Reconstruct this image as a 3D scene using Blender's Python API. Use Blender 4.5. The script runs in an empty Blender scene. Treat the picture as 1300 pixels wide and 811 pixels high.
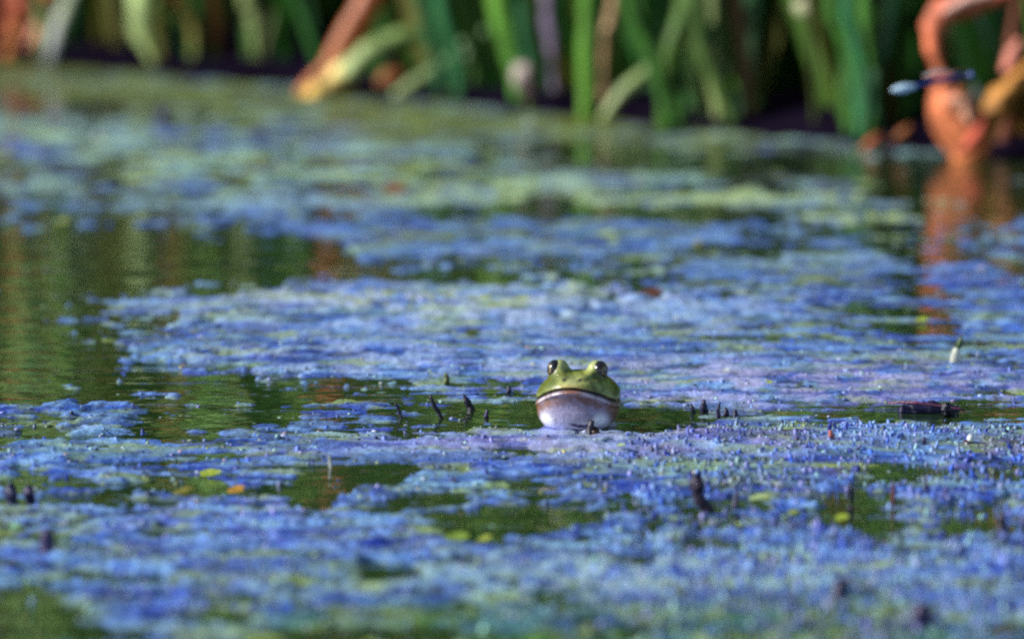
import bpy, math, random
import numpy as np
from mathutils import Vector

# ------------------------------------------------------------------ camera, sky, sun
sc = bpy.context.scene
C = sc.collection
W0, H0 = 1300.0, 811.0            # the photograph's pixels, used to turn pixels into places on the pond
FPX, CAM_H, PITCH = 8000.0, 0.60, math.radians(7.53)
cam_d = bpy.data.cameras.new('camera')
cam = bpy.data.objects.new('camera', cam_d)
C.objects.link(cam)
cam.location = (0, 0, CAM_H)
cam.rotation_euler = (math.pi / 2 - PITCH, 0, 0)
cam_d.sensor_width = 36.0
cam_d.lens = FPX / W0 * 36.0
cam_d.clip_start = 0.05
cam_d.clip_end = 2000
cam_d.dof.use_dof = True
cam_d.dof.focus_distance = 4.09
cam_d.dof.aperture_fstop = 5.3
sc.camera = cam

TO_SUN = Vector((-0.86, -0.06, 0.48)).normalized()
sun_d = bpy.data.lights.new('sun', 'SUN')
sun_d.energy = 5.0
sun_d.angle = math.radians(0.5)
sun_d.color = (1.0, 0.97, 0.92)
sun = bpy.data.objects.new('sun', sun_d)
C.objects.link(sun)
sun.rotation_euler = TO_SUN.to_track_quat('Z', 'Y').to_euler()
sun.location = TO_SUN * 20

world = bpy.data.worlds.new('World')
sc.world = world
world.use_nodes = True
wn = world.node_tree.nodes
wl = world.node_tree.links
sky = wn.new('ShaderNodeTexSky')
sky.sky_type = 'NISHITA'
sky.sun_disc = False
sky.sun_elevation = math.asin(TO_SUN.z)
sky.sun_rotation = math.atan2(TO_SUN.x, TO_SUN.y)
bg = next(n for n in wn if n.type == 'BACKGROUND')
bg.inputs['Strength'].default_value = 0.095
wl.new(sky.outputs['Color'], bg.inputs['Color'])

sc.view_settings.view_transform = 'Standard'
sc.view_settings.look = 'None'
sc.view_settings.exposure = 0.26
sc.view_settings.gamma = 1.0
sc.cycles.max_bounces = 6
sc.cycles.use_denoising = False
sc.cycles.filter_width = 2.3

rng = np.random.default_rng(7)
random.seed(7)

# ------------------------------------------------------------------ helpers: places
CP, SP = math.cos(PITCH), math.sin(PITCH)


def ray(px, py):
    u = (px - W0 / 2) / FPX
    v = (H0 / 2 - py) / FPX
    return np.array([u, CP + v * SP, -SP + v * CP])


def ground(px, py, z=0.0):
    r = ray(px, py)
    t = (z - CAM_H) / r[2]
    return np.array([0, 0, CAM_H]) + r * t


def at_y(px, py, Y):
    r = ray(px, py)
    return np.array([0, 0, CAM_H]) + r * (Y / r[1])


def to_px(X, Y, Z=0.0):
    """world point -> where the camera sees it, in the photograph's pixels (used once to lay out the mat)"""
    dz = Z - CAM_H
    fwd = Y * CP - dz * SP
    up = Y * SP + dz * CP
    return W0 / 2 + FPX * X / fwd, H0 / 2 - FPX * up / fwd


BANK_PX = [(-400, 58), (0, 78), (400, 114), (800, 157), (1100, 187), (1300, 206), (1700, 246)]
BANK = [ground(a, b) for a, b in BANK_PX]
BX = np.array([p[0] for p in BANK])
BY = np.array([p[1] for p in BANK])


def bank_y(x):
    return np.interp(x, BX, BY)


# ------------------------------------------------------------------ helpers: noise
def _hash(ix, iy, seed):
    h = (ix.astype(np.int64) * 374761393 + iy.astype(np.int64) * 668265263 + seed * 974711) & 0xFFFFFFFF
    h = ((h ^ (h >> 13)) * 1274126177) & 0xFFFFFFFF
    h = h ^ (h >> 16)
    return (h & 0xFFFF) / 65535.0


def vnoise(x, y, seed=0):
    ix, iy = np.floor(x), np.floor(y)
    fx, fy = x - ix, y - iy
    fx = fx * fx * fx * (fx * (fx * 6 - 15) + 10)
    fy = fy * fy * fy * (fy * (fy * 6 - 15) + 10)
    a, b = _hash(ix, iy, seed), _hash(ix + 1, iy, seed)
    c, d = _hash(ix, iy + 1, seed), _hash(ix + 1, iy + 1, seed)
    return (a * (1 - fx) + b * fx) * (1 - fy) + (c * (1 - fx) + d * fx) * fy


def fbm(x, y, seed=0, octv=4, gain=0.5):
    t, amp, tot = 0, 1.0, 0
    ca, sa = math.cos(0.6), math.sin(0.6)
    for o in range(octv):
        t = t + amp * vnoise(x, y, seed + o * 17)
        tot += amp
        amp *= gain
        x, y = (x * ca - y * sa) * 2.03 + 5.3, (x * sa + y * ca) * 2.03 + 1.7
    return t / tot * 2 - 1        # about -1..1, mostly within 0.6


def sstep(a, b, x):
    t = np.clip((x - a) / (b - a), 0, 1)
    return t * t * (3 - 2 * t)


def lin(r, g, b):
    f = lambda c: (c / 255 / 12.92) if c / 255 <= 0.04045 else ((c / 255 + 0.055) / 1.055) ** 2.4
    return np.array([f(r), f(g), f(b)])


# ------------------------------------------------------------------ helpers: objects
def mesh_obj(name, verts, faces, mat=None, parent=None, smooth=True, cols=None):
    me = bpy.data.meshes.new(name)
    verts = np.asarray(verts, dtype=np.float64)
    if isinstance(faces, np.ndarray):
        n, k = faces.shape
        me.vertices.add(len(verts))
        me.vertices.foreach_set('co', verts.ravel())
        me.loops.add(n * k)
        me.loops.foreach_set('vertex_index', faces.astype(np.int32).ravel())
        me.polygons.add(n)
        me.polygons.foreach_set('loop_start', np.arange(0, n * k, k, dtype=np.int32))
        me.update(calc_edges=True)
    else:
        me.from_pydata([tuple(v) for v in verts], [], [tuple(f) for f in faces])
    me.validate()
    if smooth:
        me.polygons.foreach_set('use_smooth', np.ones(len(me.polygons), dtype=bool))
    if cols is not None:
        a = me.color_attributes.new('pigment', 'FLOAT_COLOR', 'POINT')
        cc = np.ones((len(verts), 4), dtype=np.float32)
        cc[:, :3] = cols
        a.data.foreach_set('color', cc.ravel())
    if mat:
        me.materials.append(mat)
    o = bpy.data.objects.new(name, me)
    C.objects.link(o)
    if parent is not None:
        o.parent = parent
    return o


def tag(o, label=None, cat=None, group=None, kind=None):
    if label: o['label'] = label
    if cat: o['category'] = cat
    if group: o['group'] = group
    if kind: o['kind'] = kind
    return o


def thing(name, label, cat, loc, group=None):
    o = bpy.data.objects.new(name, None)
    o.empty_display_size = 0.02
    C.objects.link(o)
    o.location = tuple(loc)
    return tag(o, label, cat, group)


class MB:
    """collects shapes into one mesh; vertices are world points unless an origin is given"""
    def __init__(self, origin=(0, 0, 0)):
        self.v, self.f, self.c, self.n = [], [], [], 0
        self.o = np.array(origin, dtype=float)

    def add(self, v, f, col=(1, 1, 1)):
        v = np.asarray(v, dtype=float) - self.o
        self.v.append(v)
        self.f += [tuple(int(i) + self.n for i in q) for q in f]
        self.c.append(np.broadcast_to(np.asarray(col, dtype=float), (len(v), 3)).copy())
        self.n += len(v)

    def build(self, name, mat, parent=None, smooth=True):
        return mesh_obj(name, np.vstack(self.v), self.f, mat, parent, smooth, np.vstack(self.c))


def spline(pts, n):
    """Catmull-Rom through the points"""
    P = np.asarray(pts, dtype=float)
    if len(P) == 2:
        t = np.linspace(0, 1, n)[:, None]
        return P[0] * (1 - t) + P[1] * t
    Q = np.vstack([2 * P[0] - P[1], P, 2 * P[-1] - P[-2]])
    out = []
    for s in np.linspace(0, len(P) - 1 - 1e-9, n):
        i = int(s)
        t = s - i
        a, b, c, d = Q[i], Q[i + 1], Q[i + 2], Q[i + 3]
        out.append(0.5 * (2 * b + (c - a) * t + (2 * a - 5 * b + 4 * c - d) * t * t + (3 * b - a - 3 * c + d) * t ** 3))
    return np.array(out)


def blade_shape(pts, wid, face=(0, -1, 0), n=16, thick=0.12, fold=0.12):
    """a leaf blade: lens-shaped section swept along a curve; wid = widths along it"""
    P = spline(pts, n)
    wd = np.interp(np.linspace(0, 1, n), np.linspace(0, 1, len(wid)), wid)
    T = np.gradient(P, axis=0)
    T /= np.linalg.norm(T, axis=1)[:, None] + 1e-9
    V, F = [], []
    fc = np.asarray(face, dtype=float)
    for i in range(n):
        s = np.cross(T[i], fc)
        L = np.linalg.norm(s)
        s = s / L if L > 1e-6 else np.array([1.0, 0, 0])
        nn = np.cross(s, T[i])
        w = wd[i] / 2
        V += [P[i] - s * w, P[i] + nn * w * (thick - fold), P[i] + s * w, P[i] - nn * w * (thick + fold)]
    for i in range(n - 1):
        for k in range(4):
            a, b = i * 4 + k, i * 4 + (k + 1) % 4
            F.append((a, b, b + 4, a + 4))
    F.append((3, 2, 1, 0))
    F.append(tuple((n - 1) * 4 + k for k in range(4)))
    return np.array(V), F


def tube_shape(pts, rad, n=14, sides=9, rough=0.0, seed=0):
    P = spline(pts, n)
    rd = np.interp(np.linspace(0, 1, n), np.linspace(0, 1, len(rad)), rad)
    T = np.gradient(P, axis=0)
    T /= np.linalg.norm(T, axis=1)[:, None] + 1e-9
    r_ = np.random.default_rng(seed)
    V, F = [], []
    up = np.array([0.13, 0.97, 0.2]) if abs(T[0][1]) < 0.8 else np.array([0, 0.1, 1.0])
    for i in range(n):
        s = np.cross(T[i], up); s /= np.linalg.norm(s) + 1e-9
        q = np.cross(s, T[i])
        for k in range(sides):
            a = 2 * math.pi * k / sides
            rr = rd[i] * (1 + rough * r_.normal())
            V.append(P[i] + (s * math.cos(a) + q * math.sin(a)) * rr)
    for i in range(n - 1):
        for k in range(sides):
            a, b = i * sides + k, i * sides + (k + 1) % sides
            F.append((a, b, b + sides, a + sides))
    F.append(tuple(range(sides))[::-1])
    F.append(tuple((n - 1) * sides + k for k in range(sides)))
    return np.array(V), F


def blob_shape(c, r, lump=0.15, seed=0, nu=12, nv=8):
    r_ = np.random.default_rng(seed)
    ph = r_.uniform(0, 6.28, 6)
    V, F = [], []
    for j in range(nv + 1):
        th = math.pi * j / nv
        for i in range(nu):
            a = 2 * math.pi * i / nu
            k = 1 + lump * (math.sin(2 * a + ph[0]) * math.sin(2 * th + ph[1]) + 0.6 * math.sin(3 * a + ph[2]) * math.sin(th) * math.sin(3 * th + ph[3]))
            V.append([c[0] + r[0] * k * math.sin(th) * math.cos(a), c[1] + r[1] * k * math.sin(th) * math.sin(a), c[2] + r[2] * k * math.cos(th)])
    for j in range(nv):
        for i in range(nu):
            a, b = j * nu + i, j * nu + (i + 1) % nu
            F.append((a, a + nu, b + nu, b))
    return np.array(V), F


# ------------------------------------------------------------------ materials
def new_mat(name):
    m = bpy.data.materials.new(name)
    m.use_nodes = True
    nt = m.node_tree
    b = next(n for n in nt.nodes if n.type == 'BSDF_PRINCIPLED')
    return m, nt, b


def noise_node(nt, scale, detail=4, rough=0.55, stretch=None):
    tc = nt.nodes.new('ShaderNodeTexCoord')
    nz = nt.nodes.new('ShaderNodeTexNoise')
    nz.inputs['Scale'].default_value = scale
    nz.inputs['Detail'].default_value = detail
    nz.inputs['Roughness'].default_value = rough
    if stretch:
        mp = nt.nodes.new('ShaderNodeMapping')
        mp.inputs['Scale'].default_value = stretch
        nt.links.new(tc.outputs['Object'], mp.inputs['Vector'])
        nt.links.new(mp.outputs['Vector'], nz.inputs['Vector'])
    else:
        nt.links.new(tc.outputs['Object'], nz.inputs['Vector'])
    return nz


def pigment_mat(name, rough=0.5, spec=0.5, scale=300, amount=0.35, bump=0.4, bdist=0.001, coat=0.0, transl=0.0, tint=(1, 1, 1), stretch=None, dark=0.6):
    """colour comes from the object's own pigment attribute, mottled by noise"""
    m, nt, b = new_mat(name)
    at = nt.nodes.new('ShaderNodeVertexColor')
    at.layer_name = 'pigment'
    nz = noise_node(nt, scale, stretch=stretch)
    rm = nt.nodes.new('ShaderNodeMapRange')
    rm.inputs[1].default_value = 0.3
    rm.inputs[2].default_value = 0.7
    rm.inputs[3].default_value = 1 - amount * dark
    rm.inputs[4].default_value = 1 + amount
    nt.links.new(nz.outputs['Fac'], rm.inputs[0])
    mx = nt.nodes.new('ShaderNodeMix')
    mx.data_type = 'RGBA'
    mx.blend_type = 'MULTIPLY'
    mx.inputs[0].default_value = 1.0
    nt.links.new(at.outputs['Color'], mx.inputs[6])
    nt.links.new(rm.outputs[0], mx.inputs[7])
    nt.links.new(mx.outputs[2], b.inputs['Base Color'])
    b.inputs['Roughness'].default_value = rough
    b.inputs['Specular IOR Level'].default_value = spec
    b.inputs['Coat Weight'].default_value = coat
    b.inputs['Coat Roughness'].default_value = 0.25
    bp = nt.nodes.new('ShaderNodeBump')
    bp.inputs['Strength'].default_value = bump
    bp.inputs['Distance'].default_value = bdist
    nt.links.new(nz.outputs['Fac'], bp.inputs['Height'])
    nt.links.new(bp.outputs['Normal'], b.inputs['Normal'])
    if transl > 0:
        out = next(n for n in nt.nodes if n.type == 'OUTPUT_MATERIAL')
        tr = nt.nodes.new('ShaderNodeBsdfTranslucent')
        nt.links.new(mx.outputs[2], tr.inputs['Color'])
        ms = nt.nodes.new('ShaderNodeMixShader')
        ms.inputs[0].default_value = transl
        nt.links.new(b.outputs[0], ms.inputs[1])
        nt.links.new(tr.outputs[0], ms.inputs[2])
        nt.links.new(ms.outputs[0], out.inputs['Surface'])
    return m


M_leaf = pigment_mat('reed_leaf', 0.42, 0.5, 60, 0.7, 0.35, 0.002, transl=0.25, stretch=(6, 6, 0.5), dark=0.9)
M_dead = pigment_mat('dead_leaf', 0.6, 0.3, 48, 0.75, 0.7, 0.005, transl=0.15, dark=1.15)
M_bed = pigment_mat('reed_bed_leaf', 0.5, 0.4, 40, 0.5, 0.2, 0.002, transl=0.2, stretch=(6, 6, 0.5))
M_mat = pigment_mat('algae_mat', 0.42, 0.5, 420, 0.55, 0.5, 0.0025, coat=0.15)
M_tuft = pigment_mat('algae_tuft', 0.45, 0.5, 500, 0.4, 0.4, 0.001)
M_weed = pigment_mat('duckweed', 0.4, 0.5, 260, 0.6, 0.5, 0.001)
M_wood = pigment_mat('wet_wood', 0.4, 0.5, 260, 0.6, 0.8, 0.002)
M_skin = pigment_mat('frog_skin', 0.34, 0.5, 520, 0.30, 0.4, 0.0008, coat=0.4)
M_eye = pigment_mat('frog_eye', 0.06, 0.6, 900, 0.2, 0.0, 0.0001, coat=1.0)
M_fly = pigment_mat('insect_shell', 0.25, 0.5, 900, 0.2, 0.1, 0.0003)

# water: murky, glossy, faint ripples
M_water, nt, b = new_mat('pond_water')
b.inputs['Base Color'].default_value = (0.015, 0.034, 0.010, 1)
b.inputs['Roughness'].default_value = 0.04
b.inputs['IOR'].default_value = 1.7
nz = noise_node(nt, 9.0, 3, 0.5, (1.0, 2.6, 1))
nz2 = noise_node(nt, 55.0, 2, 0.5, (1.0, 1.8, 1))
ad = nt.nodes.new('ShaderNodeMath'); ad.operation = 'MULTIPLY_ADD'
ad.inputs[1].default_value = 0.12
nt.links.new(nz2.outputs['Fac'], ad.inputs[0])
nt.links.new(nz.outputs['Fac'], ad.inputs[2])
bp = nt.nodes.new('ShaderNodeBump')
bp.inputs['Strength'].default_value = 0.5
bp.inputs['Distance'].default_value = 0.006
nt.links.new(ad.outputs[0], bp.inputs['Height'])
nt.links.new(bp.outputs['Normal'], b.inputs['Normal'])

# bank: peat, with the shade of the gaps put into its black-purple
M_bank, nt, b = new_mat('bank_peat')
nz = noise_node(nt, 22, 6, 0.65)
cr = nt.nodes.new('ShaderNodeValToRGB')
cr.color_ramp.elements[0].position = 0.3
cr.color_ramp.elements[0].color = (0.005, 0.003, 0.011, 1)
cr.color_ramp.elements[1].position = 0.75
cr.color_ramp.elements[1].color = (0.012, 0.008, 0.018, 1)
nt.links.new(nz.outputs['Fac'], cr.inputs[0])
nt.links.new(cr.outputs[0], b.inputs['Base Color'])
b.inputs['Roughness'].default_value = 0.9
b.inputs['Specular IOR Level'].default_value = 0.0
bp = nt.nodes.new('ShaderNodeBump'); bp.inputs['Distance'].default_value = 0.02
nt.links.new(nz.outputs['Fac'], bp.inputs['Height'])
nt.links.new(bp.outputs['Normal'], b.inputs['Normal'])

# wings
M_wing, nt, b = new_mat('insect_wing')
b.inputs['Base Color'].default_value = (0.6, 0.5, 0.5, 1)
b.inputs['Roughness'].default_value = 0.2
b.inputs['Alpha'].default_value = 0.25

# ------------------------------------------------------------------ water sheet and bank
tag(mesh_obj('pond_water', [(-300, -300, 0), (300, -300, 0), (300, 300, 0), (-300, 300, 0)], [(0, 1, 2, 3)], M_water, smooth=False),
    'dark murky pond water mirroring the reeds', kind='structure')

us = np.concatenate([[-300, -60, -15, -5], np.linspace(-2.6, 2.6, 105), [5, 15, 60, 300]])
vs = np.concatenate([[-0.10, -0.04, 0.0, 0.03, 0.06], np.linspace(0.1, 3.0, 50), [4, 8, 25, 90, 400]])
UU, VV = np.meshgrid(us, vs)
YB = np.interp(UU, np.concatenate([[-300], BX, [300]]), np.concatenate([[9.0], BY, [4.2]]))
ZZ = -0.02 + 0.045 * sstep(-0.1, 0.12, VV) + 0.10 * sstep(0.05, 2.5, VV) + 0.5 * sstep(3, 60, VV)
ZZ = ZZ + 0.012 * fbm(UU * 9, (YB + VV) * 9, 3) * sstep(-0.05, 0.1, VV)
nu, nv = len(us), len(vs)
idx = np.arange(nu * nv).reshape(nv, nu)
Fq = np.stack([idx[:-1, :-1], idx[:-1, 1:], idx[1:, 1:], idx[1:, :-1]], -1).reshape(-1, 4)
tag(mesh_obj('pond_bank', np.stack([UU, YB + VV, ZZ], -1).reshape(-1, 3), Fq, M_bank), 'dark peaty bank under the reeds', kind='structure')

# ------------------------------------------------------------------ the floating algae mat
xs = np.arange(-0.72, 0.72, 0.0019)
ys = np.arange(3.02, 6.75, 0.0042)
GX, GY = np.meshgrid(xs, ys)
PX, PY = to_px(GX, GY)
wx = PX + 26 * fbm(GX * 22, GY * 9, 40, 3) + 10 * fbm(GX * 80, GY * 30, 41, 2)
wy = PY + 7 * fbm(GX * 26, GY * 10, 44, 3) + 4 * fbm(GX * 90, GY * 30, 45, 2)


def ell(cx, cy, rx, ry, soft=0.5):
    d = np.sqrt(((wx - cx) / rx) ** 2 + ((wy - cy) / ry) ** 2)
    return 1 - sstep(1 - soft, 1 + soft, d)


cov = 0.36 + 0.62 * fbm(GX * 20, GY * 9, 1, 4) + 0.30 * fbm(GX * 85, GY * 40, 9, 3)
far = sstep(300, 220, PY)
stk = fbm(GX * 34, GY * 92, 111, 3)
stk2 = fbm(GX * 90, GY * 150, 113, 2)
HOLES = [  # where open water shows: centre, radii (pixels on the pond), strength
    (60, 330, 150, 50, 1.6), (210, 330, 190, 42, 1.5), (345, 325, 95, 32, 1.3), (40, 425, 110, 48, 1.5), (30, 480, 150, 34, 1.4),
    (230, 490, 110, 22, 1.1), (350, 495, 130, 17, 1.2), (250, 530, 70, 22, 0.9), (330, 530, 40, 12, 0.8), (470, 490, 60, 7, 0.8), (570, 524, 35, 8, 0.4),
    (470, 345, 60, 18, 1.0), (560, 352, 70, 10, 0.9), (660, 350, 100, 22, 0.9), (800, 365, 75, 24, 1.1), (700, 262, 70, 14, 0.8), (900, 345, 60, 12, 0.5),
    (540, 270, 50, 12, 0.5), (860, 272, 150, 11, 1.3), (1050, 290, 120, 12, 1.1), (1200, 300, 90, 30, 1.0), (1240, 250, 110, 26, 1.2), (980, 320, 110, 9, 0.7),
    (1000, 208, 230, 14, 0.8), (700, 190, 120, 10, 0.6), (60, 128, 90, 13, 0.6), (1190, 215, 120, 14, 0.8),
    (655, 524, 45, 10, 1.3), (835, 532, 55, 16, 1.5), (800, 546, 40, 9, 1.0), (730, 530, 60, 14, 0.8), (880, 505, 60, 6, 0.6),
    (480, 602, 58, 11, 1.3), (395, 630, 40, 20, 1.1), (625, 662, 70, 20, 1.5), (660, 668, 70, 9, 0.8), (485, 727, 45, 14, 0.9),
    (1085, 648, 42, 34, 1.3), (1120, 672, 40, 12, 1.0), (690, 628, 30, 10, 0.9), (100, 555, 90, 8, 0.7), (70, 605, 50, 8, 0.6), (300, 620, 60, 8, 0.6),
    (1180, 525, 80, 10, 0.9), (1130, 530, 40, 8, 0.7), (560, 425, 40, 7, 0.7), (450, 432, 60, 6, 0.7), (640, 420, 50, 6, 0.5), (230, 415, 60, 18, 0.7), (120, 440, 60, 10, 0.5),
    (40, 790, 60, 30, 0.8), (950, 640, 40, 8, 0.5), (900, 690, 40, 10, 0.4), (620, 720, 60, 9, 0.4), (1230, 455, 60, 8, 0.5), (1040, 432, 70, 7, 0.5), (930, 400, 60, 8, 0.4),
]
MATS = [  # where the mat is closed
    (620, 400, 300, 34, 0.8), (480, 380, 150, 20, 0.8), (290, 388, 130, 11, 0.9), (360, 440, 230, 16, 0.6), (560, 460, 240, 24, 0.7), (1000, 480, 330, 30, 0.8),
    (900, 440, 420, 28, 0.5), (1100, 560, 300, 22, 0.8), (420, 560, 200, 14, 0.3), (480, 300, 130, 16, 0.7), (640, 312, 240, 9, 0.7), (90, 300, 60, 6, 0.0), (600, 575, 700, 16, 0.6),
    (735, 552, 80, 10, 0.8), (300, 700, 330, 60, 0.7), (800, 740, 260, 40, 0.7), (1150, 740, 260, 60, 0.6), (760, 610, 300, 30, 0.5), (50, 520, 130, 6, 0.9),
    (880, 256, 330, 8, 1.1), (1110, 276, 120, 6, 1.1), (300, 260, 160, 5, 0.8), (300, 200, 420, 40, 0.5), (650, 235, 120, 16, 0.7), (1040, 330, 120, 6, 0.8), (780, 286, 150, 6, 0.7),
    (300, 100, 420, 22, 0.9), (700, 150, 260, 16, 0.8), (960, 176, 160, 14, 0.7), (130, 95, 160, 12, 0.8), (1060, 345, 260, 10, 0.5), (1150, 390, 260, 30, 0.5),
]
for cx, cy, rx, ry, s in HOLES:
    cov -= s * ell(cx, cy, rx, ry)
for cx, cy, rx, ry, s in MATS:
    cov += s * ell(cx, cy, rx, ry)
bd = bank_y(GX) - GY
cov += 0.5 * sstep(0.5, 0.1, bd) * sstep(900, 300, PX)
cov = 0.72 * cov                                   # softer transitions, broken into streaks
cov += 0.62 * stk + 0.30 * stk2
midw = sstep(265, 285, PY) * sstep(530, 490, PY)
isl = fbm(GX * 60, GY * 70, 91, 3)
cov += 0.85 * midw * sstep(0.10, 0.36, isl) * (cov < 0.05)
cov -= 0.6 * sstep(290, 250, PY) * sstep(0.0, 0.4, fbm(GX * 30, GY * 40, 99, 4))
cov -= 0.62 * sstep(520, 580, PY) * sstep(0.06, 0.34, fbm(GX * 26, GY * 28, 101, 4))
cov -= 0.6 * sstep(760, 900, PX) * sstep(280, 320, PY) * sstep(520, 440, PY) * sstep(0.06, 0.34, fbm(GX * 20, GY * 30, 103, 4))
cov += 0.10 * sstep(540, 580, PY)
cov = np.clip(cov, -1.5, 1.4)
lump = fbm(GX * 60, GY * 36, 21, 4)
fine = fbm(GX * 240, GY * 130, 31, 2)
grain = rng.normal(size=GX.shape)
lift = sstep(-0.10, 0.55, cov)
Zm = -0.0010 + 0.0017 * lift + lift * (0.0011 * lump + 0.0008 * fine + 0.0007 * stk + 0.00012 * grain)
Zm += lift * 0.0016 * sstep(0.05, 0.5, fbm(GX * 14, GY * 8, 61, 3))
Zm += lift * (0.006 * ell(620, 386, 300, 20, 0.9) + 0.004 * ell(430, 445, 260, 12, 0.9) + 0.003 * ell(950, 560, 300, 14, 0.9) + 0.002 * ell(1000, 470, 300, 22, 0.9))
Zm += 0.0022 * sstep(560, 700, PY) * lift * np.clip(stk2 + 0.2, 0, 1)
Zm = np.minimum(Zm, 0.018)

BLUE, DEEP, PALE, LILAC = lin(46, 94, 206), lin(17, 42, 146), lin(132, 172, 230), lin(154, 152, 216)  # the blues hold the sky's reflection, put into the algae's colour
SEA, LIME, OLIVE, GREEN = lin(150, 200, 198), lin(168, 186, 62), lin(70, 84, 30), lin(44, 82, 34)
PURP, TAN, NAVY = lin(52, 44, 88), lin(176, 150, 150), lin(22, 26, 66)
n1, n2, n3, n4 = (fbm(GX * 26, GY * 12, 71, 4), fbm(GX * 70, GY * 32, 73, 4), fbm(GX * 150, GY * 70, 75, 3), fbm(GX * 40, GY * 18, 79, 4))
col = np.empty(GX.shape + (3,))
col[:] = BLUE


def mixc(c, w):
    global col
    w = np.clip(w, 0, 1)[..., None]
    col = col * (1 - w) + c * w


mixc(DEEP, 0.8 * sstep(0.0, 0.5, n1))
mixc(PALE, 0.75 * sstep(0.05, 0.55, -n1 + 0.4 * n2))
mixc(LILAC, 0.5 * sstep(0.15, 0.6, n4))
mixc(DEEP * 0.8, 0.75 * sstep(0.12, 0.45, n2))
mixc(PALE, 0.6 * sstep(0.15, 0.5, -n2))
mixc(PALE * 1.1, 0.5 * sstep(0.25, 0.5, fbm(GX * 150, GY * 62, 85, 2)))
mixc(PALE, 0.8 * ell(620, 400, 330, 40, 0.7) * sstep(-0.5, 0.2, n2))
mixc(PALE, 0.7 * ell(560, 465, 300, 22, 0.7) * sstep(-0.4, 0.3, n2))
mixc(LILAC, 0.75 * ell(1030, 490, 330, 30, 0.7) * sstep(-0.4, 0.3, n2))
mixc(TAN, 0.6 * ell(1030, 552, 200, 12, 0.7) * sstep(-0.3, 0.3, n2) + 0.6 * ell(1180, 598, 160, 9, 0.7) + 0.5 * ell(1290, 565, 60, 10, 0.7))
mixc(LILAC, 0.6 * ell(730, 555, 200, 16, 0.8) + 0.45 * ell(250, 650, 260, 30, 0.8) * sstep(-0.3, 0.3, n2))
mixc(SEA, 0.7 * ell(790, 735, 260, 38, 0.8) * sstep(-0.5, 0.3, n2) + 0.5 * ell(560, 620, 150, 14, 0.8) + 0.4 * ell(1000, 760, 350, 40, 0.8) * sstep(-0.2, 0.4, n4))
mixc(SEA, 0.35 * sstep(0.15, 0.5, -n4) * sstep(560, 700, PY))
mixc(LIME, 0.75 * ell(540, 386, 150, 10, 0.8) * sstep(-0.05, 0.35, n3) + 0.6 * sstep(0.42, 0.62, n3 + 0.3 * n1))
mixc(NAVY, 0.75 * sstep(0.02, 0.34, -stk) * sstep(-0.35, 0.2, n1))
mixc(DEEP, 0.7 * sstep(0.05, 0.35, fbm(GX * 48, GY * 70, 121, 3)))
mixc(OLIVE, 0.6 * sstep(0.22, 0.42, fbm(GX * 40, GY * 60, 123, 3)))
mixc(PALE, 0.5 * sstep(0.06, 0.36, stk))
mixc(SEA, 0.22 * sstep(0.05, 0.4, fbm(GX * 22, GY * 34, 125, 3)))
mixc(DEEP, 0.75 * sstep(0.55, 0.15, cov + 0.2 * n2))
mixc(lin(82, 102, 36), 0.92 * sstep(0.34, -0.02, cov + 0.30 * n2))
mixc(lin(132, 152, 50), 0.7 * sstep(0.08, 0.36, fbm(GX * 26, GY * 44, 127, 4)) * sstep(-0.3, 0.2, n4))
mixc(LIME * 0.8, 0.6 * sstep(0.16, 0.0, cov) * sstep(0.05, 0.35, n3))
mixc(NAVY, 0.8 * sstep(0.42, 0.62, n3 - 0.2 * n2))
mixc(lin(172, 188, 220), 0.75 * ell(600, 392, 340, 32, 0.7) * sstep(-0.35, 0.25, n2 + 0.5 * stk))
mixc(lin(166, 180, 220), 0.6 * ell(560, 462, 300, 20, 0.7) * sstep(-0.3, 0.3, n2 + 0.5 * stk))
mixc(lin(172, 168, 212), 0.65 * ell(1030, 488, 330, 26, 0.7) * sstep(-0.3, 0.3, n2 + 0.5 * stk) + 0.5 * ell(740, 566, 260, 18, 0.8))
mixc(lin(178, 206, 214), 0.6 * ell(790, 735, 230, 30, 0.8) * sstep(-0.4, 0.3, n2))
mixc(lin(160, 172, 60), 0.7 * ell(560, 384, 170, 9, 0.8) * sstep(0.0, 0.3, n3))
# the bottom edge: a strip of green weed
wedge = ell(600, 824, 280, 60, 0.4) + ell(1010, 820, 200, 62, 0.4) + 0.5 * ell(700, 830, 700, 36, 0.6) + 0.8 * ell(40, 815, 80, 60, 0.5)
mixc(lin(54, 98, 40), 0.95 * wedge)
mixc(LIME * .7, 0.5 * wedge * sstep(0, .4, n1))
mixc(LIME * 0.6, 0.45 * wedge * sstep(0.1, 0.5, n2))
# far water: sage, moss and violet pieces, with bank shade painted in
f2 = sstep(275, 225, PY)
mixc(SEA * 0.62, f2 * 0.85 * sstep(-0.25, 0.25, n2))
mixc(OLIVE * 1.2, f2 * 0.9 * sstep(-0.2, 0.25, n4))
mixc(LIME * 0.7, f2 * 0.7 * sstep(0.0, 0.35, fbm(GX * 30, GY * 40, 137, 4)))
mixc(NAVY, f2 * 0.85 * sstep(0.05, 0.35, fbm(GX * 30, GY * 36, 139, 4)))
mixc(PURP, f2 * 0.7 * sstep(0.05, 0.45, n1) + 0.75 * ell(1040, 208, 300, 24, 0.8) + 0.6 * ell(700, 188, 130, 12, 0.8) + 0.7 * ell(60, 128, 110, 18, 0.8))  # the widest ellipse paints the shaded water by the bank onto the mat
mixc(lin(170, 200, 130), f2 * 0.8 * sstep(0.10, 0.34, fbm(GX * 16, GY * 30, 141, 4)))
mixc(lin(160, 205, 205), f2 * 0.75 * sstep(0.14, 0.36, fbm(GX * 20, GY * 34, 143, 4)))
mixc(lin(60, 88, 190), f2 * 0.7 * sstep(0.16, 0.38, fbm(GX * 22, GY * 36, 145, 4)))
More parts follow.
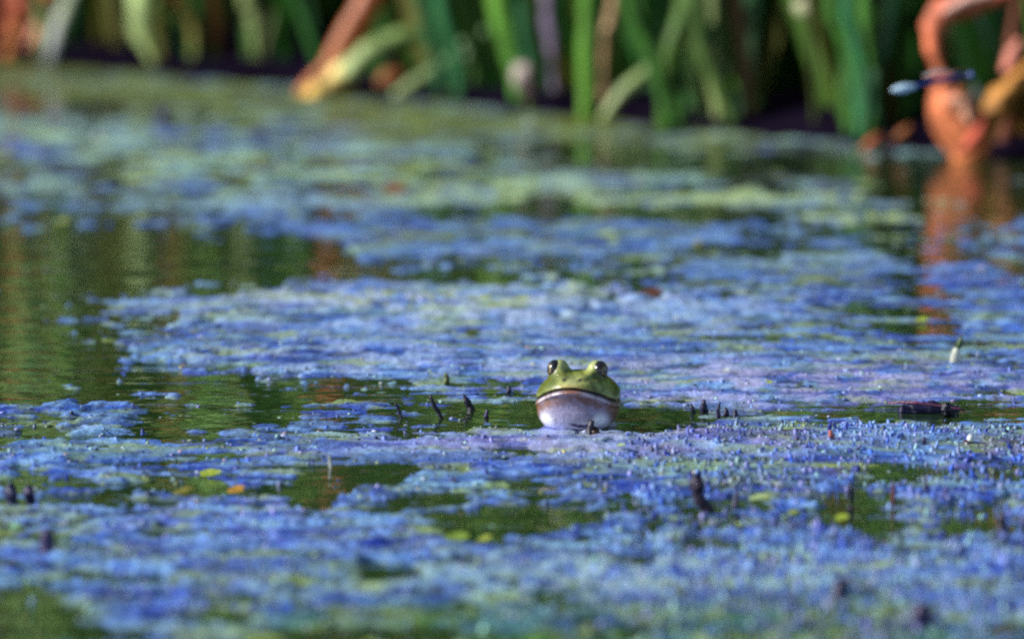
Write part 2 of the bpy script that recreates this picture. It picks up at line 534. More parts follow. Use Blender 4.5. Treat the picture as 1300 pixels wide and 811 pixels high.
mixc(lin(150, 172, 60), sstep(250, 300, PY) * 0.42 * sstep(0.16, 0.36, fbm(GX * 20, GY * 40, 147, 4)))
mixc(lin(110, 165, 205), sstep(250, 300, PY) * 0.22 * sstep(0.14, 0.36, fbm(GX * 16, GY * 30, 149, 4)))
mixc(lin(22, 44, 150), 0.55 * sstep(250, 300, PY) * sstep(0.06, 0.34, fbm(GX * 26, GY * 60, 151, 4)))
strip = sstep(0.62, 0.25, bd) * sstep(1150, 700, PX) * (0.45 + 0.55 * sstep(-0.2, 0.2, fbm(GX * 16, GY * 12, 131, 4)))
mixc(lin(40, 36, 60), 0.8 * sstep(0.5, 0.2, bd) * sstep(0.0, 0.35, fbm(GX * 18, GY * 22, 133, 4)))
mixc(lin(92, 104, 36), 0.85 * strip)
mixc(lin(120, 130, 50), 0.6 * strip * sstep(0.0, 0.4, n3))
mixc(lin(176, 200, 140), 0.9 * sstep(-0.35, 0.15, stk + 0.6 * n2) * (ell(860, 254, 340, 8, 0.6) + ell(1110, 276, 120, 6, 0.6) + 0.7 * ell(650, 236, 120, 12, 0.7)))
mixc(lin(150, 186, 190), 0.6 * ell(300, 260, 160, 5, 0.7) + 0.5 * ell(60, 165, 130, 12, 0.8) + 0.5 * ell(1040, 330, 120, 6, 0.8))
col = np.clip(col, 0.004, 0.75)

keep_v = cov > -0.13
idx = np.arange(GX.size).reshape(GX.shape)
kq = keep_v[:-1, :-1] | keep_v[1:, :-1] | keep_v[:-1, 1:] | keep_v[1:, 1:]
inb = (bd > -0.03)[:-1, :-1]
kq &= inb
Fq = np.stack([idx[:-1, :-1], idx[:-1, 1:], idx[1:, 1:], idx[1:, :-1]], -1)[kq]
used = np.unique(Fq)
remap = np.full(GX.size, -1, dtype=np.int64); remap[used] = np.arange(len(used))
VV_ = np.stack([GX, GY, Zm], -1).reshape(-1, 3)[used]
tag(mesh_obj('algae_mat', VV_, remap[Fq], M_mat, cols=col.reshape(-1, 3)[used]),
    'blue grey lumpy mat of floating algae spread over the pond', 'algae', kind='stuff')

# the same mat, coarser, where the pond goes on outside the photograph
cx_, cy_ = np.meshgrid(np.concatenate([np.arange(-7, -2.2, 0.05), np.arange(-2.2, 2.2, 0.009), np.arange(2.2, 7, 0.05)]), np.concatenate([np.arange(-3, 1.4, 0.06), np.arange(1.4, 8.6, 0.013)]))
cc = 0.16 + 0.6 * fbm(cx_ * 6, cy_ * 4, 5, 5) + 0.5 * fbm(cx_ * 34, cy_ * 60, 111, 3)
inside = (np.abs(cx_) < 0.706) & (cy_ > 3.035)
ok = (cc > 0) & ~inside & (cy_ < np.interp(cx_, np.concatenate([[-7], BX, [7]]), np.concatenate([[9.0], BY, [4.2]])) - .03)
idx = np.arange(cx_.size).reshape(cx_.shape)
kq = ok[:-1, :-1] & ok[1:, :-1] & ok[:-1, 1:] & ok[1:, 1:]
Fq = np.stack([idx[:-1, :-1], idx[:-1, 1:], idx[1:, 1:], idx[1:, :-1]], -1)[kq]
used = np.unique(Fq); remap = np.full(cx_.size, -1, dtype=np.int64); remap[used] = np.arange(len(used))
zz = 0.0012 + 0.0016 * np.clip(cc, 0, 1) + 0.0014 * fbm(cx_ * 60, cy_ * 40, 8, 3)
cl = np.empty(cx_.shape + (3,)); cl[:] = BLUE
for c_, f_ in ((NAVY, sstep(.0, .4, fbm(cx_ * 26, cy_ * 40, 12, 3))), (PALE, .6 * sstep(.05, .45, fbm(cx_ * 30, cy_ * 50, 13, 3))), (OLIVE * 1.2, .8 * sstep(.05, .35, fbm(cx_ * 22, cy_ * 34, 14, 4))),
               (SEA, .4 * sstep(.05, .4, fbm(cx_ * 18, cy_ * 22, 15, 3))), (LILAC, .5 * sstep(.1, .4, fbm(cx_ * 9, cy_ * 8, 16, 3))), (lin(82, 102, 36), .85 * sstep(.34, 0, cc))):
    w = np.clip(f_, 0, 1)[..., None]
    cl = cl * (1 - w) + c_ * w
tag(mesh_obj('outer_algae_mat', np.stack([cx_, cy_, zz], -1).reshape(-1, 3)[used], remap[Fq], M_mat, cols=cl.reshape(-1, 3)[used]),
    'blue grey algae going on over the rest of the pond', 'algae', kind='stuff')


def mat_at(x, y):
    i = int(np.clip(round((x - xs[0]) / 0.0019), 0, len(xs) - 1))
    j = int(np.clip(round((y - ys[0]) / 0.0042), 0, len(ys) - 1))
    return j, i


def top_z(x, y):
    j, i = mat_at(x, y)
    return max(0.0, Zm[j, i])


# little upright tips of weed that give the mat its nap
def scatter(n, pick):
    out = []
    while len(out) < n:
        py = rng.uniform(95, 830, 20000)
        px = rng.uniform(-80, 1380, 20000)
        for a, b_ in zip(px, py):
            g = ground(a, b_)
            if abs(g[0]) > 0.7 or g[1] < 3.03 or g[1] > bank_y(g[0]) - 0.02: continue
            j, i = mat_at(g[0], g[1])
            if pick(a, b_, cov[j, i], lump[j, i]):
                out.append((g[0], g[1], max(Zm[j, i], -0.0005), a, b_, j, i))
                if len(out) >= n: break
    return out


def tufts():
    N = 6000
    S = scatter(N, lambda a, b_, c, l: c > 0.05 and rng.random() < (0.10 + 0.9 * (b_ > 540) * (0.12 + 0.88 * min(max((a - 650) / 300, 0), 1))) and not (675 < a < 795 and 530 < b_ < 575))
    V, F, K = [], [], []
    pal = [BLUE, DEEP, NAVY, PALE, LILAC, SEA, OLIVE, PURP]
    pr = np.array([.26, .22, .14, .12, .12, .06, .05, .03])
    for q, (x, y, z, a, b_, j, i) in enumerate(S):
        big = rng.random() < 0.10
        h = rng.uniform(.0010, .0026) * (2.0 if big else 1) * (1.25 if b_ > 600 else 1) * (1 if a > 760 else .6) * (1 if b_ > 540 else .6)
        r = rng.uniform(.0006, .0015) * (1.3 if big else 1)
        lx, ly = rng.normal(0, .0012, 2)
        c0 = pal[rng.choice(8, p=pr)] * rng.uniform(.8, 1.15)
        c0 = (.35 * c0 + .65 * col[j, i]) if rng.random() < 0.75 else c0
        n = len(V)
        t0 = rng.uniform(0, 6.28)
        for lev, (hh, rr) in enumerate(((-.001, r), (h * .55, r * 1.05), (h, r * .35))):
            for k in range(4):
                an = t0 + k * math.pi / 2
                V.append((x + lx * lev / 2 + rr * math.cos(an), y + ly * lev / 2 + rr * math.sin(an), z + hh)); K.append(c0)
        for lev in range(2):
            for k in range(4):
                a0, b0 = n + lev * 4 + k, n + lev * 4 + (k + 1) % 4
                F.append((a0, b0, b0 + 4, a0 + 4))
        F.append((n + 8, n + 9, n + 10, n + 11))
    tag(mesh_obj('weed_tips', V, np.array(F), M_tuft, cols=np.array(K)), 'tiny blue and violet weed tips standing up from the algae mat', 'pond weed', kind='stuff')


tufts()


def duckweed():
    S = scatter(1900, lambda a, b_, c, l: rng.random() < (0.18 if c > -0.1 else 0.012) * (2.4 if b_ < 260 else 1))
    V, F, K = [], [], []
    pal = [lin(150, 170, 80), lin(150, 190, 180), lin(180, 185, 215), lin(100, 120, 50), lin(180, 140, 130), lin(180, 170, 90), lin(70, 90, 160), lin(34, 30, 60)]
    pr = np.array([.11, .26, .19, .10, .05, .04, .12, .13])
    for x, y, z, a, b_, j, i in S:
        r = rng.uniform(.0009, .0021) * (1.5 if rng.random() < .08 else 1) * (1.3 if b_ < 260 else 1)
        c0 = pal[rng.choice(8, p=pr)]
        if rng.random() < .6: c0 = .5 * c0 + .5 * col[j, i]
        n = len(V); t0 = rng.uniform(0, 6.28); e = rng.uniform(.6, 1)
        tz = rng.normal(0, .12, 2)
        V.append((x, y, z + .0008)); K.append(c0)
        for rr, dz in ((1, .0004), (.9, -.0006)):
            for k in range(7):
                an = t0 + k * 2 * math.pi / 7
                dx, dy = r * rr * math.cos(an), r * rr * e * math.sin(an)
                V.append((x + dx, y + dy, z + dz + dx * tz[0] + dy * tz[1])); K.append(c0)
        for k in range(7):
            a0, b0 = n + 1 + k, n + 1 + (k + 1) % 7
            F.append((n, a0, b0)); F.append((a0, a0 + 7, b0 + 7)); F.append((a0, b0 + 7, b0))
    tag(mesh_obj('duckweed', V, np.array(F), M_weed, cols=np.array(K)), 'pale green and yellow duckweed specks sprinkled over the pond', 'duckweed', kind='stuff')


duckweed()

# ------------------------------------------------------------------ the reed bed behind the bank
def reed_mass():
    V, F, K = [], [], []
    pal = [lin(44, 104, 34), lin(56, 120, 40), lin(34, 84, 44), lin(76, 110, 40), lin(110, 108, 50), lin(100, 66, 40), lin(34, 74, 30)]
    pr = np.array([.24, .2, .16, .14, .08, .06, .12])
    n_l = 6500
    for q in range(n_l):
        x = rng.uniform(-2.4, 2.4)
        pxq = to_px(x, bank_y(x))[0]
        dens = float(np.interp(pxq, [-600, 0, 470, 540, 940, 985, 1045, 1065, 1130, 1180, 1900], [.6, .12, .12, 1, 1, .1, .1, 1, 1, .3, .6]))
        fr = 0.05 if rng.random() < dens else 0.40
        d = fr + abs(rng.normal(0, .1)) if rng.random() < .25 else rng.uniform(fr + .02, 1.9)
        y = bank_y(x) + d
        h = rng.uniform(.7, 1.9) * (0.75 if d < .3 else 1)
        w_ = rng.uniform(.010, .020)
        lean = rng.normal(0, .13, 2); bend = rng.normal(0, .3, 2)
        if d < .6 and rng.random() < .6: lean -= np.array([.12, .14]); bend -= np.array([.2, .3])  # front leaves shaped to overhang and shade the foot of the bank
        c0 = pal[rng.choice(7, p=pr)] * rng.uniform(.7, 1.1)
        fa = rng.uniform(-.9, .9); fx, fy = math.cos(fa), math.sin(fa)
        n = len(V); S = 7
        for s in range(S):
            t = s / (S - 1)
            cx = x + lean[0] * h * t + bend[0] * h * t ** 3 * .6
            cy = y + lean[1] * h * t + bend[1] * h * t ** 3 * .6
            cz = h * t - .12 * h * t ** 3 * (abs(bend[0]) + abs(bend[1])) * 2
            ww = w_ / 2 * min(1, 3.2 * (1 - t) + .05)
            V += [(cx - fx * ww, cy - fy * ww, cz), (cx - fy * ww * .2, cy + fx * ww * .2, cz), (cx + fx * ww, cy + fy * ww, cz)]
            K += [c0, c0, c0]
            if s:
                m = n + (s - 1) * 3
                F += [(m, m + 1, m + 4, m + 3), (m + 1, m + 2, m + 5, m + 4)]
    for q in range(600):              # leaves arching out over the water, added above view for shade and reflections
        x = rng.uniform(-1.1, 1.1); d0, z1 = rng.uniform(1.15, 1.6), rng.uniform(.5, 1.0)
        zt = rng.uniform(.13, .30); dt = rng.uniform(-.06, .10); sx = rng.normal(0, .05)
        yb = bank_y(x)
        pq = to_px(x, yb)[0]
        if 130 < pq < 205 or 300 < pq < 345: continue
        Pq = spline([(x + sx * 2, yb + d0, 0), (x + sx, yb + d0 * .6, z1 * .8), (x + sx * .4, yb + dt + .06, z1), (x, yb + dt, (z1 + zt) / 2 + .05), (x, yb + dt - .01, zt)], 9)
        c0 = [lin(122, 178, 62), lin(90, 156, 52), lin(160, 190, 100), lin(180, 116, 62), lin(76, 146, 84), lin(195, 195, 130)][rng.choice(6, p=[.3, .25, .15, .12, .1, .08])]
        w_ = rng.uniform(.012, .026); n = len(V)
        for s in range(9):
            ww = w_ / 2 * min(1, 2.5 * (1 - s / 8) + .12)
            V += [tuple(Pq[s] + np.array([-ww * .75, ww * .65, 0])), tuple(Pq[s] + np.array([ww * .12, ww * .15, 0])), tuple(Pq[s] + np.array([ww * .75, -ww * .65, 0]))]
            K += [c0, c0, c0]
            if s:
                m = n + (s - 1) * 3
                F += [(m, m + 1, m + 4, m + 3), (m + 1, m + 2, m + 5, m + 4)]
    V = np.array(V); V[:, 2] += 0.01
    tag(mesh_obj('reed_bed', V, np.array(F), M_bed, cols=np.array(K)), 'dense dark green bed of cattail reeds filling the bank', 'reeds', kind='stuff')


reed_mass()

# the leaves and stalks one can tell apart along the water's edge
G1, G2, G3, G4 = lin(74, 136, 46), lin(112, 164, 58), lin(48, 120, 70), lin(120, 160, 80)
PALEG, CREAM, GREY = lin(170, 190, 120), lin(205, 205, 220), lin(130, 115, 145)
RUST, ORNG, AMBER, BROWN, SALM = lin(190, 96, 66), lin(215, 130, 66), lin(205, 150, 50), lin(120, 66, 44), lin(225, 140, 120)


def leaf_part(root, pts, wid, c, name='leaf', face=(-.42, -.9, 0), n=18, thick=.12, fold=.12, c2=None, label=None):
    w0 = np.interp(np.linspace(0, 1, n), np.linspace(0, 1, len(wid)), wid)
    wid = w0 * 0.76 * (1 + 0.10 * rng.normal(size=n))
    v, f = blade_shape(pts, wid, face, n, thick, fold)
    mb = MB(root.location)
    cc = np.broadcast_to(np.asarray(c, float), (len(v), 3)).copy()
    dead = c[0] > c[1] * 1.25
    if c2 is not None:
        t = np.repeat(np.linspace(0, 1, n), 4)[:, None]
        cc = cc * (1 - t) + np.asarray(c2) * t
    mb.add(v, f, cc)
    o = mb.build(name, M_dead if dead else M_leaf, root)
    if label: o['label'] = label
    return o


def stalk_part(root, pts, rad, c, name='stalk', n=16, sides=10, c2=None, mat=None):
    v, f = tube_shape(pts, rad, n, sides)
    mb = MB(root.location)
    cc = np.broadcast_to(np.asarray(c, float), (len(v), 3)).copy()
    if c2 is not None:
        t = np.repeat(np.linspace(0, 1, n), sides)[:, None]
        cc = cc * (1 - t) + np.asarray(c2) * t
    mb.add(v, f, cc)
    return mb.build(name, mat or M_leaf, root)


def by(px, d=0.0):
    """distance of the bank's edge below pixel column px, plus d"""
    x = np.interp(px, [p[0] for p in BANK_PX], BX)
    return float(bank_y(x)) + d


def plant(name, label, cat, px, d=0.0, group=None):
    Y = by(px, d)
    x = (px - 650) / FPX * Y
    r = thing(name, label, cat, (x, Y, 0.012), group)
    return r, Y


RG = 'reed leaves at the water edge'
def P(Y, *pp):
    """list of (px, py[, dy]) -> points at distance Y"""
    return [at_y(p[0], p[1], Y + (p[2] if len(p) > 2 else 0)) for p in pp]


# 1 rust-red dead leaves at the far left
r, Y = plant('dead_reed', 'rust red withered reed leaves at the far left of the bank', 'dead reed', 25, .02, RG)
leaf_part(r, P(Y, (48, 78), (40, 40), (22, 0), (0, -60, .05)), [.02, .03, .03, .01], RUST, c2=RUST * .8)
leaf_part(r, P(Y, (10, 75), (22, 35), (60, -10), (90, -90, .05)), [.02, .024, .024, .008], ORNG * .8)
leaf_part(r, P(Y - .02, (36, 60), (46, 38), (56, 18)), [.012, .02, .006], SALM, label='small salmon pink leaf scrap')
leaf_part(r, P(Y + .05, (20, 84), (10, 0), (14, -150), (-10, -420)), [.012, .03, .034, .01], RUST * .9)
# 2 pale leaf
r, Y = plant('reed_leaf', 'pale lavender white reed leaf leaning right out of the left bank edge', 'reed', 66, -.02, RG)
leaf_part(r, P(Y, (62, 84), (68, 55), (80, 20), (98, -25), (160, -200, .05)), [.016, .022, .024, .022, .006], CREAM * .85, c2=PALEG)
leaf_part(r, P(Y + .02, (58, 84), (50, 60), (52, 30), (40, -60)), [.012, .016, .016, .006], PALEG * .55)
# 3 pale curved leaf, mirrored below
r, Y = plant('reed_leaf', 'pale green reed leaf with white face curving down to the mossy edge left of centre', 'reed', 190, .02, RG)
leaf_part(r, P(Y, (196, 84), (190, 66), (178, 40), (178, 5), (180, -60), (150, -300, .1), (150, -520, .2)), [.010, .018, .030, .036, .044, .046, .010], PALEG * .9, c2=lin(205, 230, 160))
leaf_part(r, P(Y + .03, (200, 84), (206, 50), (200, 0), (240, -200)), [.01, .012, .012, .004], OLIVE * 1.3)
# 4 orange green broken leaf
r, Y = plant('reed_leaf', 'short reed leaf turning from orange to green hanging above the mossy edge', 'reed', 236, .05, RG)
leaf_part(r, P(Y, (244, 92), (246, 40), (232, 8), (214, -40), (205, -300)), [.006, .018, .022, .02, .004], G4 * .6, c2=ORNG * .9)
# 5 pale green hanging leaf
r, Y = plant('reed_leaf', 'pale green bent reed leaf with its blunt tip hanging down left of the orange stalk', 'reed', 322, .04, RG)
leaf_part(r, P(Y, (326, 98, .05), (324, 40), (318, 12), (312, -20), (300, -260), (340, -520)), [.006, .020, .024, .024, .02, .004], PALEG * .62, c2=PALEG * .7)
leaf_part(r, P(Y + .02, (334, 100), (338, 60), (352, 0), (372, -200)), [.010, .012, .010, .004], OLIVE * .9)
# 6 orange stalk with yellow husk
r, Y = plant('reed_stalk', 'orange brown broken reed stalk leaning right above a yellow husk', 'dead reed', 415, -.03, RG)
stalk_part(r, P(Y, (412, 112), (428, 72), (450, 34), (474, -10), (520, -120), (590, -330)), [.012, .012, .014, .013, .010, .004], ORNG * .75, c2=RUST)
leaf_part(r, P(Y - .03, (382, 138), (402, 122), (430, 100), (452, 82), (470, 66)), [.018, .034, .036, .032, .012], lin(232, 180, 40), 'husk', c2=lin(225, 220, 170), thick=.4, label='yellow husk with a white highlight painted in')  # pale end colour paints the husk's white highlight
leaf_part(r, P(Y - .025, (374, 128), (390, 108), (408, 90), (418, 80)), [.010, .016, .016, .006], ORNG, 'husk', c2=SALM, thick=.3, label='orange husk flap')
leaf_part(r, P(Y - .035, (436, 98), (462, 72), (492, 54), (524, 46), (566, 58)), [.024, .030, .026, .020, .006], PALEG * .95, c2=G4 * .8)
leaf_part(r, P(Y + .02, (470, 108, .14), (452, -120, .10), (425, -330, .02), (414, -210, 0), (412, -50, 0)), [.010, .02, .028, .030, .010], ORNG, c2=RUST)
# 7 green bent leaf pair
r, Y = plant('reed_leaf', 'pale green reed leaf lying slanted beside an orange scrap right of the yellow husk', 'reed', 505, -.01, RG)
leaf_part(r, P(Y, (500, 122), (530, 104), (560, 84), (585, 62), (600, 20), (606, -200)), [.010, .018, .020, .018, .018, .006], PALEG * .8, c2=G3)
leaf_part(r, P(Y - .01, (480, 108), (494, 98), (512, 92)), [.012, .022, .006], ORNG * .8, 'scrap', label='orange dead scrap')
# 8 wide green leaves 540-660
r, Y = plant('reed_clump', 'teal green clump of upright reed leaves between slanted leaf and pale seed head', 'reed', 595, .04, RG)
for a, b_, c_, w_ in ((560, 535, G3 * .6, .018), (585, 560, G3 * .8, .022), (600, 615, G1 * .5, .018), (618, 585, G3 * .9, .02), (575, 640, G1 * .6, .016)):
    leaf_part(r, P(Y + rng.uniform(-.02, .04), (a, 138), (a + (b_ - a) * .3, 70), (b_, 0), (b_ + (b_ - a) * .6, -200), (b_ + (b_ - a) * 1.6, -520, .1)), [.012, w_, w_, w_ * .8, .003], c_)
r, Y = plant('reed_leaf', 'broad green reed leaf standing behind the pale fluffy seed head', 'reed', 655, .02, RG)
leaf_part(r, P(Y, (660, 142), (652, 80), (640, 30), (632, -10), (600, -300), (560, -600)), [.018, .026, .032, .032, .024, .004], G1 * .9, c2=G2)
leaf_part(r, P(Y + .03, (668, 140), (672, 80), (664, 0), (690, -260)), [.014, .018, .018, .004], G3 * .8)
sr, Y = plant('seed_head', 'small pale fluffy seed head at the foot of the broad green leaf', 'seed head', 664, -.02)
c_ = at_y(664, 98, Y)
mb = MB(sr.location); v, f = blob_shape(c_, (.011, .010, .013), .22, 4); mb.add(v, f, lin(190, 170, 165)); mb.build('fluff', M_leaf, sr)
c_ = at_y(672, 112, Y); mb = MB(sr.location); v, f = blob_shape(c_, (.010, .009, .009), .2, 5); mb.add(v, f, lin(130, 90, 110)); mb.build('bract', M_leaf, sr)
stalk_part(sr, [at_y(668, 106, Y), at_y(671, 130, Y), np.array([sr.location[0] + .006, Y, .0])], [.003, .004, .005], OLIVE, 'stem', 6, 6)
# 9 grey hanging leaf
r, Y = plant('dead_leaf', 'grey violet dead leaf hanging tip down between two green reeds', 'dead reed', 702, .03, RG)
leaf_part(r, P(Y, (706, 150, .04), (701, 70), (698, 40), (695, 0), (700, -200)), [.005, .014, .02, .02, .006], GREY * .8)
leaf_part(r, P(Y + .01, (720, 150, .14), (716, -120, .10), (704, -330, .02), (700, -200, 0), (698, -50, 0)), [.010, .02, .026, .028, .010], BROWN * 1.5, c2=ORNG * .7)
# 10 bright green vertical stalk
r, Y = plant('reed_stalk', 'bright green straight upright reed stalk right of the seed head', 'reed', 745, -.02, RG)
leaf_part(r, P(Y, (744, 156), (745, 90), (745, 30), (746, -30), (740, -300), (720, -700)), [.020, .024, .024, .024, .020, .004], G2 * .85, c2=G1, thick=.4)
leaf_part(r, P(Y + .02, (752, 156), (756, 100), (757, 30), (764, -200)), [.012, .014, .012, .004], G1 * .6)
# 11 tan leaf
r, Y = plant('dead_leaf', 'tan dead leaf hanging from above just right of the straight bright stalk', 'dead reed', 776, .03, RG)
leaf_part(r, P(Y, (764, 154, .03), (768, 56), (774, 30), (780, -5), (800, -200)), [.005, .012, .018, .018, .006], lin(180, 150, 110) * .9)
# 12 pale slanting leaf
r, Y = plant('reed_leaf', 'light green reed leaf slanting up right from the edge with a bright kink', 'reed', 768, -.03, RG)
leaf_part(r, P(Y, (764, 152), (790, 118), (818, 94), (848, 76), (866, 40), (880, -20), (900, -300)), [.012, .018, .020, .022, .018, .018, .005], PALEG * .8, c2=G2 * .8)
# 13 green clump 870-960
r, Y = plant('reed_clump', 'tall clump of yellow green and green reed leaves left of the dark gap', 'reed', 910, .0, RG)
for (b0, m0, t0, c_, w_) in ((965, 945, 915, G1 * .8, .02), (955, 925, 905, G2 * .6, .018), (915, 905, 905, PALEG * .55, .022), (890, 880, 895, G4 * .6, .02), (840, 850, 870, G2 * .5, .018), (870, 830, 810, G1 * .6, .016), (935, 890, 880, G4 * .5, .02), (850, 825, 795, G1 * .55, .022)):
    leaf_part(r, P(Y + rng.uniform(-.02, .05), (b0, 168), (b0 + (m0 - b0) * .5, 110), (m0, 60), (t0, -10), (t0 * 2 - m0, -260), (t0 * 2 - m0 + 40, -600)), [.014, w_, w_ * 1.1, w_, w_ * .8, .003], c_)
# 14 pale bud
r, Y = plant('bud_stem', 'thin stem carrying a pale round bud over the dark gap', 'bud', 1030, .04)
stalk_part(r, P(Y, (1036, 182), (1034, 120), (1030, 60), (1026, 14)), [.003, .003, .003, .003], OLIVE * .7, 'stem', 8, 6)
c_ = at_y(1025, 10, Y); mb = MB(r.location); v, f = blob_shape(c_, (.012, .010, .010), .15, 9); mb.add(v, f, lin(190, 190, 150)); mb.build('bud', M_leaf, r)
# 15 leafy green clump 1060-1130
r, Y = plant('leafy_clump', 'leafy mid green clump standing between the dark gap and the rust coloured leaf', 'reed', 1092, .0, RG)
for k in range(11):
    b0 = 1092 + rng.uniform(-28, 30); t0 = b0 + rng.uniform(-34, 30)
    leaf_part(r, P(Y + rng.uniform(-.03, .05), (b0, 178), (b0 + rng.uniform(-8, 8), 110), ((b0 + t0) / 2, 50), (t0, -20), (t0 + rng.uniform(-60, 60), -240)), [.012, .02, .022, .02, .003], (G1 if k % 3 else G3) * rng.uniform(.45, .9))
# 16 small orange leaves
for (px, py, c_, lb) in ((1108, 180, RUST, 'small rust orange leaf fallen at the foot of the leafy clump'), (1146, 170, ORNG * .7, 'small tan leaf lying just left of the curled rust leaf')):
    r, Y = plant('fallen_leaf', lb, 'leaf', px, -.02, 'small fallen leaves')
    leaf_part(r, P(Y, (px - 13, py + 9), (px, py), (px + 10, py - 11)), [.004, .013, .004], c_ * .7, thick=.25, n=9)
# 17 the curled rust leaf, top right
r, Y = plant('curled_leaf', 'big rust red dead leaf curled into a hook at the right edge', 'dead reed', 1215, -.04, RG)
YC = Y
leaf_part(r, P(Y, (1236, 206), (1226, 178), (1214, 150), (1203, 122), (1196, 98), (1185, 66), (1184, 36), (1198, 14), (1232, 6), (1268, -6), (1330, -40), (1420, -110)),
          [.040, .062, .070, .054, .010, .018, .027, .031, .030, .024, .018, .006], lin(232, 138, 88), n=34, c2=lin(214, 108, 88), thick=.28, fold=.2, label='curled upper blade')
leaf_part(r, P(Y + .01, (1236, 200), (1246, 172), (1262, 142), (1282, 116), (1300, 100), (1330, 60)), [.030, .032, .034, .034, .03, .008], lin(200, 138, 66), n=16, thick=.35, label='amber side blade')
leaf_part(r, P(Y - .024, (1196, 16), (1226, 2), (1262, -8)), [.006, .016, .006], lin(240, 190, 175), 'scrap', n=12, thick=.3, label='pink highlight on the hook added as torn skin')  # bright highlight on the hook, made as a pale pink scrap
leaf_part(r, P(Y - .030, (1202, 128), (1222, 132), (1232, 158)), [.008, .022, .006], lin(240, 180, 150), 'scrap', n=12, thick=.3, label='pale pink highlight added as a torn flap')  # highlight on the lower blade, made as a pale scrap
leaf_part(r, P(Y - .026, (1216, 196), (1236, 178), (1252, 150)), [.006, .020, .006], lin(190, 84, 60), 'scrap', n=12, thick=.3)
leaf_part(r, P(Y - .012, (1178, 108), (1200, 101), (1230, 98)), [.005, .012, .006], RUST * 1.1, 'scrap', thick=.3, n=9)
# 18 forked brown reeds behind
r, Y = plant('dead_reed', 'brown dead reed with salmon tip behind the curled rust leaf', 'dead reed', 1275, .05, RG)
leaf_part(r, P(Y, (1270, 206), (1278, 150), (1282, 90), (1286, 40), (1300, -60)), [.02, .026, .02, .016, .006], BROWN)
leaf_part(r, P(Y - .03, (1276, 92), (1286, 72), (1294, 50)), [.012, .022, .008], SALM * .8, 'scrap')
leaf_part(r, P(Y + .04, (1240, 206), (1232, 150), (1262, 60), (1240, 20)), [.01, .014, .02, .006], lin(50, 70, 70))
leaf_part(r, P(Y + .01, (1300, 206), (1296, 170), (1310, 90), (1330, -100)), [.02, .03, .026, .006], AMBER * .5)

# ------------------------------------------------------------------ damselfly hovering in front of the curled leaf
def damselfly():
    Y = 4.80
    tail, head = at_y(1132, 115, Y), at_y(1236, 97, Y + .010)
    r = thing('damselfly', 'slim dark damselfly with pale blue tail tip hovering before the curled rust leaf', 'damselfly', at_y(1205, 103, Y))
    D = head - tail
    q = lambda t, dz=0.0: tail + D * t + np.array([0, 0, dz])
    stalk_part(r, [q(0), q(.06), q(.14), q(.22), q(.30)], [.0010, .0026, .0036, .0028, .0013], lin(190, 220, 240), 'tail_tip', 14, 9, mat=M_fly)
    stalk_part(r, [q(.28), q(.42, .001), q(.56, .0015), q(.72, .001)], [.0015, .0014, .0015, .0022], lin(40, 50, 120), 'abdomen', 12, 8, mat=M_fly)
    stalk_part(r, [q(.71, .001), q(.78, .002), q(.86, .002), q(.91, .001)], [.0016, .0030, .0030, .0016], lin(50, 40, 80), 'thorax', 10, 9, mat=M_fly)
    mb = MB(r.location)
    v, f = blob_shape(q(.95, .001), (.0035, .0032, .003), .0, 1); mb.add(v, f, lin(60, 60, 110)); hd = mb.build('head', M_fly, r)
    for s in (-1, 1):
        mb = MB(r.location)
        v, f = blob_shape(q(.955, .001) + np.array([.001, s * .0034, .001]), (.002, .002, .002), 0, 2, 8, 6); mb.add(v, f, lin(90, 110, 170)); mb.build('eye', M_fly, hd)
        for k in range(2):
            v, f = blade_shape([q(.80, .005), q(.60 - .03 * k, .008 + .001 * k) + np.array([0, s * .004, 0]), q(.38, .007) + np.array([0, s * .006, 0])], [.001, .008, .003], (0, s * .5, 1), 10, .03, 0)
            mb = MB(r.location); mb.add(v, f); mb.build('wing', M_wing, r)
        for k in range(3):
            a = q(.84 - .03 * k, -.001)
            e = a + np.array([-.002 * k, .012 + .004 * s, -.006 - .002 * k])
            stalk_part(r, [a, (a + e) / 2 + np.array([0, s * .003, .003]), e], [.0006, .0005, .0004], lin(30, 26, 40), 'leg', 6, 5, mat=M_fly)


damselfly()

